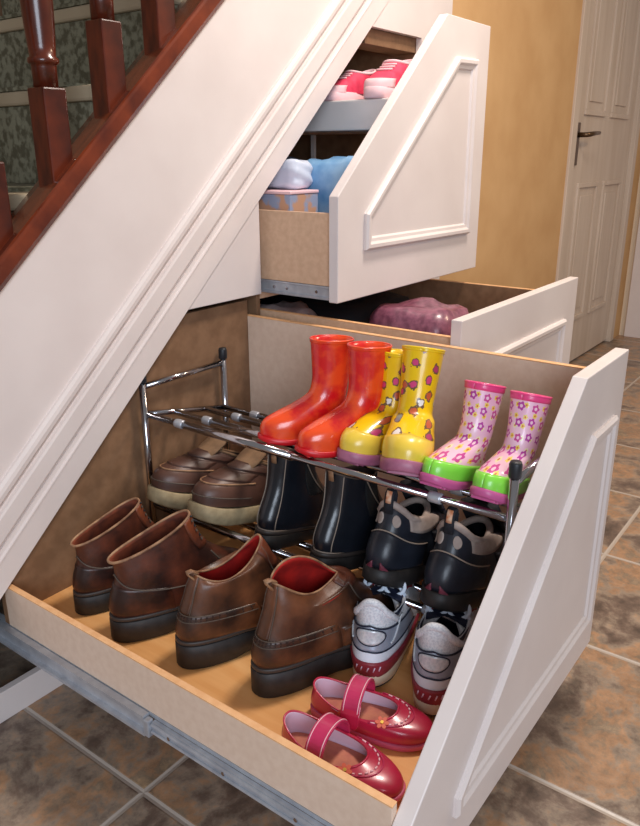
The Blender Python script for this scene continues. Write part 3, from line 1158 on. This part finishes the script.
# ---------------- black hiking trainers (second row, right)
def hiker(name):
    root = shoe_root(name)
    L = 0.278
    sole('sole_black', root, -0.004, L, 0.04, 0.05, lambda u: 0.0+0.014*max(0, (u-0.75)/0.25)**2+0.006*max(0, (0.12-u)/0.12), lambda u: step(u, 0.2, 0.6, 0.03, 0.026)+0.01*max(0, (u-0.75)/0.25)**2,
         'sole', grow=0.005, waist=0.004, bev=0.005)
    la = Last([
        (0.028, 0.026, -0.002, L-0.001, 0.041, 0.0505),
        (0.046, 0.046, -0.006, L, 0.043, 0.052),
        (0.064, 0.062, -0.002, L-0.01, 0.0415, 0.050),
        (0.080, 0.076, 0.006, L-0.045, 0.038, 0.045),
        (0.096, 0.090, 0.010, 0.200, 0.0345, 0.038),
        (0.110, 0.104, 0.010, 0.160, 0.031, 0.032, -0.006),
        (0.124, 0.114, 0.008, 0.135, 0.0275, 0.027, -0.020)], n=2.3)
    la.upper('black_synth', root)
    la.lining('black_mesh', root)
    la.rim('grey_suede', root, 'collar_padding', 0.0055, off=-0.002)
    # wrap overlays
    la.patch('black_synth', root, 'heel_counter', lambda a, b: (PI-1.2+2.4*a, 0.04+(0.40+0.10*cos((a-0.5)*PI*2))*b), 30, 10, 0.0022)
    la.line('thread_light', root, 'counter_edge', lambda a: (PI-1.2+2.4*a, 0.04+0.40+0.10*cos((a-0.5)*PI*2)), 40, 0.0011, 0.002)
    for s_ in (1, -1):
        la.patch('grey_suede', root, 'ankle_panel', lambda a, b, s_=s_: (s_*(PI-0.80-1.05*a), 0.56+0.16*a+(0.38-0.16*a)*b-0.12*sin(PI*a)*(1-b)), 16, 8, 0.0022)
        la.patch('grey_suede', root, 'heel_emblem', lambda a, b, s_=s_: (PI+s_*(0.17+0.30*a), 0.72+0.11*(2*b-1)*math.sqrt(max(0.02, 1-(2*a-1)**2))), 12, 8, 0.0022)
        la.patch('black_mesh', root, 'side_panel', lambda a, b, s_=s_: (s_*(1.75-1.0*a), 0.10+(0.40-0.1*a)*b), 14, 8, 0.0015)
        la.patch('maroon', root, 'sole_mark', lambda a, b, s_=s_: (PI+s_*(0.10+0.25*a), 0.015+0.11*b*(1-a)), 6, 4, 0.0045, 0.005)
    # heel loop with orange tip
    pt = la.P(PI, 0.97, 0.0)
    lp = MB().tube([pt+Vector((-0.001, 0, -0.012)), pt+Vector((-0.005, 0, 0.004)), pt+Vector((-0.006, 0, 0.018)), pt+Vector((0.000, 0, 0.024)), pt+Vector((0.007, 0, 0.016)), pt+Vector((0.008, 0, 0.0))],
                   0.0075, 8, flat=0.35).build('heel_loop', 'black_mesh', root, smooth=True)
    MB().tube([pt+Vector((-0.0075, 0, 0.004)), pt+Vector((-0.0085, 0, 0.014)), pt+Vector((-0.0075, 0, 0.022))], 0.0045, 8, flat=0.4).build('loop_tip', 'orange_tab', lp, smooth=True)
    # tongue + laces
    tg = MB()
    rings = []
    for i in range(8):
        t_ = i/7
        cx_, cz_ = 0.205-0.085*t_, 0.086+0.062*t_
        r_ = [(cx_-0.010*a*a, 0.03*a, cz_-0.008*a*a) for a in [-1+2*j/10 for j in range(11)]]
        r_ += [(cx_-0.010*a*a-0.008, 0.029*a, cz_-0.008*a*a-0.006) for a in [1-2*j/10 for j in range(11)]]
        rings.append(r_)
    tg.loft(rings).build('tongue', 'black_mesh', root, smooth=True)
    for k in range(4):
        x_, z_ = 0.19-0.022*k, 0.100+0.0155*k
        MB().tube([(x_-0.012, -0.032, z_-0.014), (x_, -0.016, z_+0.001), (x_+0.002, 0, z_+0.004), (x_, 0.016, z_+0.001), (x_-0.012, 0.032, z_-0.014)], 0.003, 8).build('lace', 'navy', root, smooth=True)
    MB().box(0.108, 0.122, -0.012, 0.012, 0.147, 0.168).build('tongue_tab', 'blue_web', root, bevel=0.002)
    return root


pair(hiker, 'trail_trainer', 'trainer', 'black trail trainers',
     ['black trail trainer with grey heel emblem, left of its pair under the yellow rain boots',
      'black trail trainer with grey heel emblem, right of its pair under the pink rain boots'],
     [(0.330, -0.608, 0.338, 6, 0, 0, 1.2, 15), (0.326, -0.726, 0.338, 2, 0, 0, 1.2, 15)])


# ---------------- white and silver running shoes (drawer floor)
def runner(name):
    root = shoe_root(name)
    L = 0.275
    s_ = sole('runner_cream', root, -0.004, L, 0.037, 0.048, lambda u: 0.0+0.014*max(0, (u-0.7)/0.3)**2+0.008*max(0, (0.15-u)/0.15),
              lambda u: step(u, 0.2, 0.6, 0.030, 0.022)+0.012*max(0, (u-0.7)/0.3)**2, 'sole', grow=0.004, waist=0.004, bev=0.004)
    sole('navy', root, -0.002, L-0.002, 0.037, 0.048, lambda u: -0.002+0.016*max(0, (u-0.7)/0.3)**2+0.008*max(0, (0.15-u)/0.15), lambda u: 0.004+0.014*max(0, (u-0.7)/0.3)**2+0.008*max(0, (0.15-u)/0.15),
         'outsole', grow=0.003, waist=0.004, bev=0.0015)
    la = Last([
        (0.026, 0.026, -0.003, L-0.001, 0.0385, 0.0485),
        (0.046, 0.044, -0.006, L, 0.0415, 0.050),
        (0.066, 0.060, -0.001, L-0.01, 0.0405, 0.048),
        (0.086, 0.074, 0.006, L-0.045, 0.0375, 0.043),
        (0.106, 0.088, 0.009, 0.200, 0.0345, 0.037),
        (0.126, 0.102, 0.012, 0.148, 0.0325, 0.033, -0.010),
        (0.140, 0.106, 0.016, 0.118, 0.0285, 0.028, -0.034)], n=2.3)
    la.upper('white_mesh', root)
    la.lining('navy', root)
    la.rim('white_mesh', root, 'collar_padding', 0.006, off=-0.002)
    rd = la.patch('runner_red', root, 'midsole_wrap', lambda a, b: (PI-1.7+3.4*a, -0.0+(0.17+0.05*cos((a-0.5)*PI*2.2))*b), 40, 6, 0.0042, 0.007)
    # small pale raised marks on the red wrap
    mk = MB()
    for k in range(5):
        th = PI-0.30+0.15*k
        c = la.P(th, 0.115, 0.0046)
        d_ = la.P(th+0.04, 0.165, 0.0046)
        mk.tube([c, d_], 0.0011, 6)
    mk.build('raised_mark', 'mj_lining', rd, smooth=True)
    la.patch('white_synth', root, 'heel_base', lambda a, b: (PI-1.35+2.7*a, 0.19+0.17*b), 30, 6, 0.0018)
    bd = la.patch('silver', root, 'heel_band', lambda a, b: (PI-1.5+3.0*a, 0.345-0.06*abs(a-0.5)*2+(0.32-0.12*abs(a-0.5)*2)*b), 40, 10, 0.0026)
    for tt, dd in ((0.345, -0.06), (0.665, -0.18)):
        la.line('navy', bd, 'band_edge', lambda a, tt=tt, dd=dd: (PI-1.5+3.0*a, tt+dd*abs(a-0.5)*2), 50, 0.0014, 0.0024)
    em = la.patch('silver_light', bd, 'heel_emblem', lambda a, b: (PI-0.46+0.92*a, 0.52+0.095*(2*b-1)*math.sqrt(max(0.03, 1-(2*a-1)**2))), 20, 8, 0.0042)
    la.line('navy', bd, 'emblem_edge', lambda a: (PI+0.50*cos(2*PI*a), 0.52+0.105*sin(2*PI*a)), 36, 0.0010, 0.0034, closed=True)
    for s_ in (1, -1):
        la.line('silver_light', bd, 'band_swirl', lambda a, s_=s_: (PI+s_*(0.66+0.55*a), 0.50-0.12*cos(PI*a)), 20, 0.0016, 0.0032)
        la.patch('runner_red', root, 'throat_panel', lambda a, b, s_=s_: (s_*(1.15-0.75*a), 0.62+0.26*b), 10, 8, 0.002)
    tg = MB()
    rings = []
    for i in range(8):
        t_ = i/7
        cx_, cz_ = 0.205-0.095*t_, 0.080+0.030*t_
        r_ = [(cx_-0.010*a*a, 0.031*a, cz_-0.008*a*a) for a in [-1+2*j/10 for j in range(11)]]
        r_ += [(cx_-0.010*a*a-0.008, 0.03*a, cz_-0.008*a*a-0.006) for a in [1-2*j/10 for j in range(11)]]
        rings.append(r_)
    tg.loft(rings).build('tongue', 'navy', root, smooth=True)
    for k in range(4):
        x_, z_ = 0.184-0.021*k, 0.093+0.0075*k
        sg = 1 if k % 2 else -1
        MB().tube([(x_-0.014, -0.034, z_-0.014), (x_-0.002, -0.018, z_+0.001), (x_+0.004*sg, 0, z_+0.005), (x_-0.002, 0.018, z_+0.001), (x_-0.014, 0.034, z_-0.014)], 0.0034, 8, flat=0.6).build('lace', 'lace_white', root, smooth=True)
    # bow: two loops standing on the tongue
    for s_ in (1, -1):
        pts = []
        for i in range(18):
            a = 2*PI*i/18
            pts.append((0.110+0.006*sin(a), s_*(0.016-0.016*cos(a)), 0.114+0.012*sin(a)))
        MB().tube(pts, 0.0032, 8, True, flat=0.6).build('bow_loop', 'lace_white', root, smooth=True)
    return root


pair(runner, 'running_shoe', 'trainer', 'white and silver running shoes',
     ['white and silver running shoe on the drawer floor, left one behind the pink strap shoes',
      'white and silver running shoe on the drawer floor, right one against the drawer front'],
     [(0.243, -0.655, ZD, 20, 0, 0, 1.12), (0.245, -0.770, ZD, 16, 0, 0, 1.12)])


# ---------------- pink strap shoes (drawer floor, near corner)
def mary_jane(name):
    root = shoe_root(name)
    L = 0.20
    sole('mj_sole', root, 0.0, L, 0.031, 0.040, lambda u: 0.0+0.008*max(0, (u-0.75)/0.25)**2, lambda u: step(u, 0.25, 0.5, 0.016, 0.012)+0.006*max(0, (u-0.75)/0.25)**2,
         'sole', grow=0.0025, waist=0.004, bev=0.003)
    la = Last([
        (0.014, 0.012, 0.001, L-0.001, 0.031, 0.0402),
        (0.024, 0.022, -0.002, L, 0.033, 0.0415),
        (0.033, 0.030, -0.001, L-0.006, 0.0325, 0.0405),
        (0.042, 0.036, 0.001, L-0.022, 0.0315, 0.039, -0.002),
        (0.050, 0.040, 0.003, L-0.044, 0.0305, 0.037, -0.006),
        (0.057, 0.043, 0.004, L-0.058, 0.0295, 0.035, -0.012)], n=2.25)
    la.upper('mj_leather', root)
    la.lining('mj_lining', root, t_in=0.06, thick=0.0022)
    la.rim('mj_leather', root, 'collar_binding', 0.0018)
    ins = [outline(0.006, L-0.012, 0.026, 0.034, lambda u: 0.0175-0.003*u), outline(0.006, L-0.012, 0.026, 0.034, lambda u: 0.0185-0.003*u, grow=-0.001)]
    MB().loft(ins).build('insole', 'mj_insole', root, smooth=True)
    # pale running stitch round the vamp
    st = MB()
    for k in range(13):
        a0 = -1.25+2.5*k/13
        st.tube([la.P(a0+0.10*i/3, 0.76, 0.0010) for i in range(4)], 0.0012, 6)
    st.build('stitching', 'pink_stitch', root, smooth=True)
    la.line('mj_strap', root, 'vamp_edge', lambda a: (-1.35+2.7*a, 0.70), 30, 0.0012, 0.0008)
    # strap
    rings = []
    for i in range(21):
        a = PI*(i/20)
        y_, z_ = 0.0365*cos(a), 0.034+0.040*sin(a)**0.8
        ny, nz = cos(a), sin(a)
        r_ = []
        for dx, dn in ((-0.0145, 0), (-0.0145, 0.0035), (0.0145, 0.0035), (0.0145, 0)):
            r_.append((0.078+dx, y_+ny*dn, z_+nz*dn))
        rings.append(r_)
    sp = MB().loft(rings).build('strap', 'mj_strap', root, bevel=0.0006)
    for dx in (-0.0115, 0.0115):
        MB().tube([(0.078+dx, (0.0365+0.0038)*cos(PI*i/20), 0.034+0.040*sin(PI*i/20)**0.8+0.0036*sin(PI*i/20)) for i in range(1, 20)], 0.0008, 6).build('stitching', 'pink_stitch', sp, smooth=True)
    # fastening end overlapping down the outer side
    MB().loft([[(0.078+dx, y_, z_) for dx, y_, z_ in ((-0.0155*w_, yy, zz), (0.0155*w_, yy, zz), (0.0155*w_, yy-0.003, zz-0.001), (-0.0155*w_, yy-0.003, zz-0.001))]
               for w_, yy, zz in ((1, -0.030, 0.061), (1, -0.038, 0.048), (1, -0.0425, 0.034), (0.7, -0.0435, 0.026))]).build('strap_end', 'mj_leather', sp, bevel=0.001)
    # flower ornaments
    for (th, tt, sz) in ((-0.95, 0.80, 0.0085), (-1.75, 0.72, 0.0065)):
        c = la.P(th, tt, 0.003)
        nn = la.N(th, tt)
        ux = nn.cross(Vector((0, 0, 1))).normalized()
        uy = nn.cross(ux)
        fl = MB()
        for k in range(6):
            a = 2*PI*k/6
            d_ = ux*cos(a)+uy*sin(a)
            e_ = nn.cross(d_)
            ctr = c+d_*sz*0.75
            ring0 = [ctr+(d_*cos(q)*sz*0.55+e_*sin(q)*sz*0.38) for q in [2*PI*j/10 for j in range(10)]]
            ring1 = [p_+nn*0.0015 for p_ in ring0]
            fl.loft([ring0, ring1])
        f_ = fl.build('flower', 'mj_flower', root)
        MB().tube([c, c+nn*0.003], sz*0.32, 10).build('flower_bead', 'gold', f_)
    return root


pair(mary_jane, 'strap_shoe', 'shoe', 'pink strap shoes',
     ['deep pink childs strap shoe with orange flowers, against the near drawer edge',
      'deep pink childs strap shoe next to the white running shoes'],
     [(0.066, -0.620, ZD, -87, 0), (0.150, -0.610, ZD, -76, 0)])


# ---------------- rain boots (top of the rack)
def rain_boot(L, H, shaft_r, upper_m, sole_m, rim_m, toe=None, band=None, sole_t=0.014, wide=1.0, rim_h=0.008):
    def build(name):
        root = shoe_root(name)
        so = sole(sole_m, root, 0.0, L, 0.028*wide, 0.036*wide, lambda u: 0.003*smooth((u-0.30)/0.05)*(1-smooth((u-0.42)/0.06))+0.007*max(0, (u-0.75)/0.25)**2,
                  lambda u: sole_t+0.006*max(0, (u-0.7)/0.3)**2, 'sole', grow=0.003, waist=0.003, bev=0.003)
        for nm_, x_a, n_, hw in (('tread', 0.50, 7, 0.026*wide), ('heel_tread', 0.06, 3, 0.02*wide)):
            tr = MB()
            for k in range(n_):
                x_ = L*x_a+k*L*0.068
                zz = 0.007*max(0, (x_/L-0.75)/0.25)**2
                tr.box(x_, x_+L*0.034, -hw*(1-0.25*max(0, x_/L-0.7)/0.3), hw*(1-0.25*max(0, x_/L-0.7)/0.3), -0.002+zz, 0.006+zz)
            tr.build(nm_, sole_m, so, bevel=0.001)
        k_ = H/0.2
        s0 = shaft_r
        la = Last([
            (sole_t-0.002, sole_t, 0.002, L-0.002, 0.028*wide, 0.0365*wide),
            (sole_t+0.016*k_, sole_t+0.018*k_, 0.000, L-0.001, 0.0295*wide, 0.0375*wide),
            (sole_t+0.032*k_, sole_t+0.034*k_, 0.001, L-0.010, 0.030*wide, 0.036*wide),
            (sole_t+0.045*k_, sole_t+0.047*k_, 0.004, L-0.034, 0.0295*wide, 0.033*wide),
            (sole_t+0.060*k_, sole_t+0.062*k_, 0.006, L-0.066, 0.029*wide, 0.031*wide),
            (H*0.47, H*0.47, 0.005, 0.005+s0*2*1.12, s0*0.84, s0*0.84),
            (H*0.62, H*0.62, 0.002, 0.002+s0*2*1.06, s0*0.86, s0*0.84),
            (H*0.80, H*0.80, -0.001, -0.001+s0*2*1.14, s0*0.94, s0*0.92),
            (H, H, -0.003, -0.003+s0*2*1.22, s0, s0)], n=2.1)
        up_o = la.upper(upper_m, root, 'shaft', 56, 40)
        la.lining(rim_m, root, 0.25, 0.003)
        # top band
        t0 = 1-rim_h/(H*0.2)*0.125
        rb = la.patch(rim_m, root, 'top_band', lambda a, b: (2*PI*a, t0+(1-t0)*b), 56, 3, 0.0014, 0.002)
        la.rim(rim_m, rb, 'rim', 0.0022)
        if toe:
            la.patch(toe, root, 'toe_cap', lambda a, b: (-1.15+2.3*a, 0.01+(0.33-0.10*abs(a-0.5)*2)*b), 28, 10, 0.0018)
        if band:
            la.patch(band, root, 'foot_band', lambda a, b: (2*PI*a, -0.0+(0.20+0.03*cos(2*PI*a))*b), 56, 6, 0.0026, 0.004)
        return root
    return build


pair(rain_boot(0.180, 0.199, 0.0345, 'red_rubber', 'red_rubber_sole', 'red_rubber', sole_t=0.012), 'rain_boot', 'rain boot', 'red rain boots',
     ['plain bright red rain boot, leftmost boot on top of the rack',
      'plain bright red rain boot touching the yellow pair'],
     [(0.524, -0.412, 0.517, 147, 0, 0, 1.0, 4), (0.520, -0.496, 0.517, 155, 0, 0, 1.0, 5)])
pair(rain_boot(0.182, 0.205, 0.036, 'yellow_print', 'yellow_sole', 'yellow_rim', toe='toe_yellow', sole_t=0.021, wide=1.2), 'rain_boot', 'rain boot', 'yellow printed rain boots',
     ['yellow printed rain boot next to the red pair',
      'yellow printed rain boot standing nearest the pink flowered boots'],
     [(0.548, -0.533, 0.503, 172, 0, 0, 0.96, 9), (0.500, -0.572, 0.506, 206, 6, 0, 1.04, 11)])
pair(rain_boot(0.162, 0.165, 0.0300, 'pink_print', 'pink_sole', 'pink_rim', band='green_band', sole_t=0.015, wide=0.88, rim_h=0.012), 'rain_boot', 'rain boot', 'pink flowered rain boots',
     ['small pink flowered rain boot with green foot band, nearer the yellow boots',
      'small pink flowered rain boot with green foot band, beside the right rack post'],
     [(0.502, -0.707, 0.501, 177, 3, 0, 1.06, 14), (0.502, -0.788, 0.501, 180, 3, 0, 1.04, 14)])


# ------------------------------------------------------------------ contents of the upper drawer
def soft_block(name, m, x0, x1, y0, y1, z0, z1, parent=None, seed=1, amp=0.008, bev=0.02):
    rnd = random.Random(seed)
    bm = bmesh.new()
    bmesh.ops.create_cube(bm, size=1)
    bmesh.ops.subdivide_edges(bm, edges=bm.edges, cuts=7, use_grid_fill=True)
    cx_, cy_, cz_ = (x0+x1)/2, (y0+y1)/2, (z0+z1)/2
    ph = [rnd.uniform(0, 6) for _ in range(6)]
    for v in bm.verts:
        p_ = v.co*2
        l4 = (abs(p_.x)**5+abs(p_.y)**5+abs(p_.z)**5)**0.2
        q = p_/l4
        wob = 1+amp*8*(sin(q.x*5+ph[0])*sin(q.y*4+ph[1])+0.6*sin(q.z*7+ph[2]+q.x*3)+0.5*sin(q.y*9+ph[3]))
        v.co = Vector((cx_+q.x*(x1-x0)/2*wob, cy_+q.y*(y1-y0)/2*wob, max(z0, cz_+q.z*(z1-z0)/2*wob)))
    me = bpy.data.meshes.new(name)
    bm.to_mesh(me)
    bm.free()
    for p_ in me.polygons:
        p_.use_smooth = True
    me.materials.append(MATS[m])
    o = bpy.data.objects.new(name, me)
    C.objects.link(o)
    if parent is not None:
        o.parent = parent
    return o


ZU = 0.7745
bx = thing('printed_box', 'small pale printed box just above the drawer side, left in the upper drawer', 'box', (0.85, 0.05, ZU))
o = MB().box(-0.055, 0.055, -0.11, 0.06, 0, 0.188).build('carton', 'print_card', bx, bevel=0.002)
MB().box(-0.057, 0.057, -0.112, 0.062, 0.1885, 0.196).build('lid', 'pale_pink', bx, bevel=0.002)
o = tag(soft_block('plastic_bag', 'white_plastic', 0.85, 0.925, -0.04, 0.10, 0.9715, 1.04, seed=4), 'white plastic bundle on top of the printed box', 'bag')
o = tag(soft_block('blue_bag', 'blue_bag', 0.925, 1.08, -0.17, 0.02, ZU, 1.045, seed=7, amp=0.006), 'pale blue soft bag beside the printed box in the upper drawer', 'bag')
o = tag(soft_block('storage_pouch', 'navy_cloth', 0.935, 1.08, 0.06, 0.25, ZU, 1.04, seed=9), 'dark blue pouch behind the blue bag in the upper drawer', 'bag')
tray = thing('shoe_tray', 'grey tray shelf inside the upper drawer carrying pink canvas shoes', 'shelf', (1.2, 0.0, 1.112))
MB().box(-0.10, 0.22, -0.19, 0.35, 0.0, 0.075).build('tray_panel', 'card_grey', tray, bevel=0.004)
for xx in (-0.095, 0.205):
    for yy in (-0.18, 0.33):
        MB().box(xx, xx+0.012, yy, yy+0.012, 0.774-1.112+0.001, -0.0005).build('tray_leg', 'card_grey', tray)


def canvas_shoe(name):
    root = shoe_root(name)
    L = 0.17
    sole('pale_pink', root, 0.0, L, 0.026, 0.034, lambda u: 0.0, lambda u: 0.02, 'sole', grow=0.002, bev=0.002)
    la = Last([
        (0.018, 0.018, 0.001, L-0.001, 0.027, 0.035),
        (0.032, 0.030, 0.0, L-0.004, 0.028, 0.035),
        (0.048, 0.044, 0.003, L-0.03, 0.027, 0.032),
        (0.064, 0.058, 0.006, 0.105, 0.026, 0.028),
        (0.078, 0.07, 0.004, 0.092, 0.026, 0.026, -0.008)])
    la.upper('pink_canvas', root, nth=32, nt=16)
    la.lining('pale_pink', root)
    la.rim('pale_pink', root, 'collar_binding', 0.003)
    la.patch('pale_pink', root, 'toe_cap', lambda a, b: (-1.0+2.0*a, 0.01+0.30*b), 14, 6, 0.0018)
    for k in range(3):
        la.line('pale_pink', root, 'lace', lambda a, k=k: (-0.5+a, 0.62+0.1*k), 8, 0.002, 0.002)
    return root


pair(canvas_shoe, 'canvas_shoe', 'shoe', 'pink canvas shoes in the upper drawer',
     ['small pink canvas shoe at the left end of the upper tray',
      'pink canvas shoe with pale stripe in the middle of the upper tray',
      'pink canvas shoe partly hidden by the sloping drawer front'],
     [(1.285, 0.03, 1.1875, 172, 0, 0, 1.1), (1.315, -0.07, 1.1875, 186, 0, 0, 1.35), (1.40, -0.155, 1.1875, 184, 0, 0, 1.3)])

# ------------------------------------------------------------------ contents of the rectangular drawer
ZM = 0.2025
tag(soft_block('quilted_bag', 'mauve', 0.92, 1.14, -0.42, -0.17, ZM, 0.695, seed=12, amp=0.004), 'glossy mauve quilted bag in the rectangular drawer', 'bag')
tag(soft_block('pink_bundle', 'pink_cloth', 1.0, 1.12, -0.51, -0.425, ZM, 0.69, seed=15, amp=0.005), 'salmon pink cloth bundle beside the quilted bag', 'cloth')
tag(soft_block('grey_bundle', 'grey_cloth', 0.80, 0.98, -0.05, 0.13, ZM, 0.675, seed=21, amp=0.006), 'pale grey cloth bundle at the back of the rectangular drawer', 'cloth')
tag(soft_block('dark_bundle', 'dark_cloth', 1.0, 1.38, -0.15, 0.34, ZM, 0.655, seed=25, amp=0.006), 'black cloth heap at the back of the rectangular drawer', 'cloth')
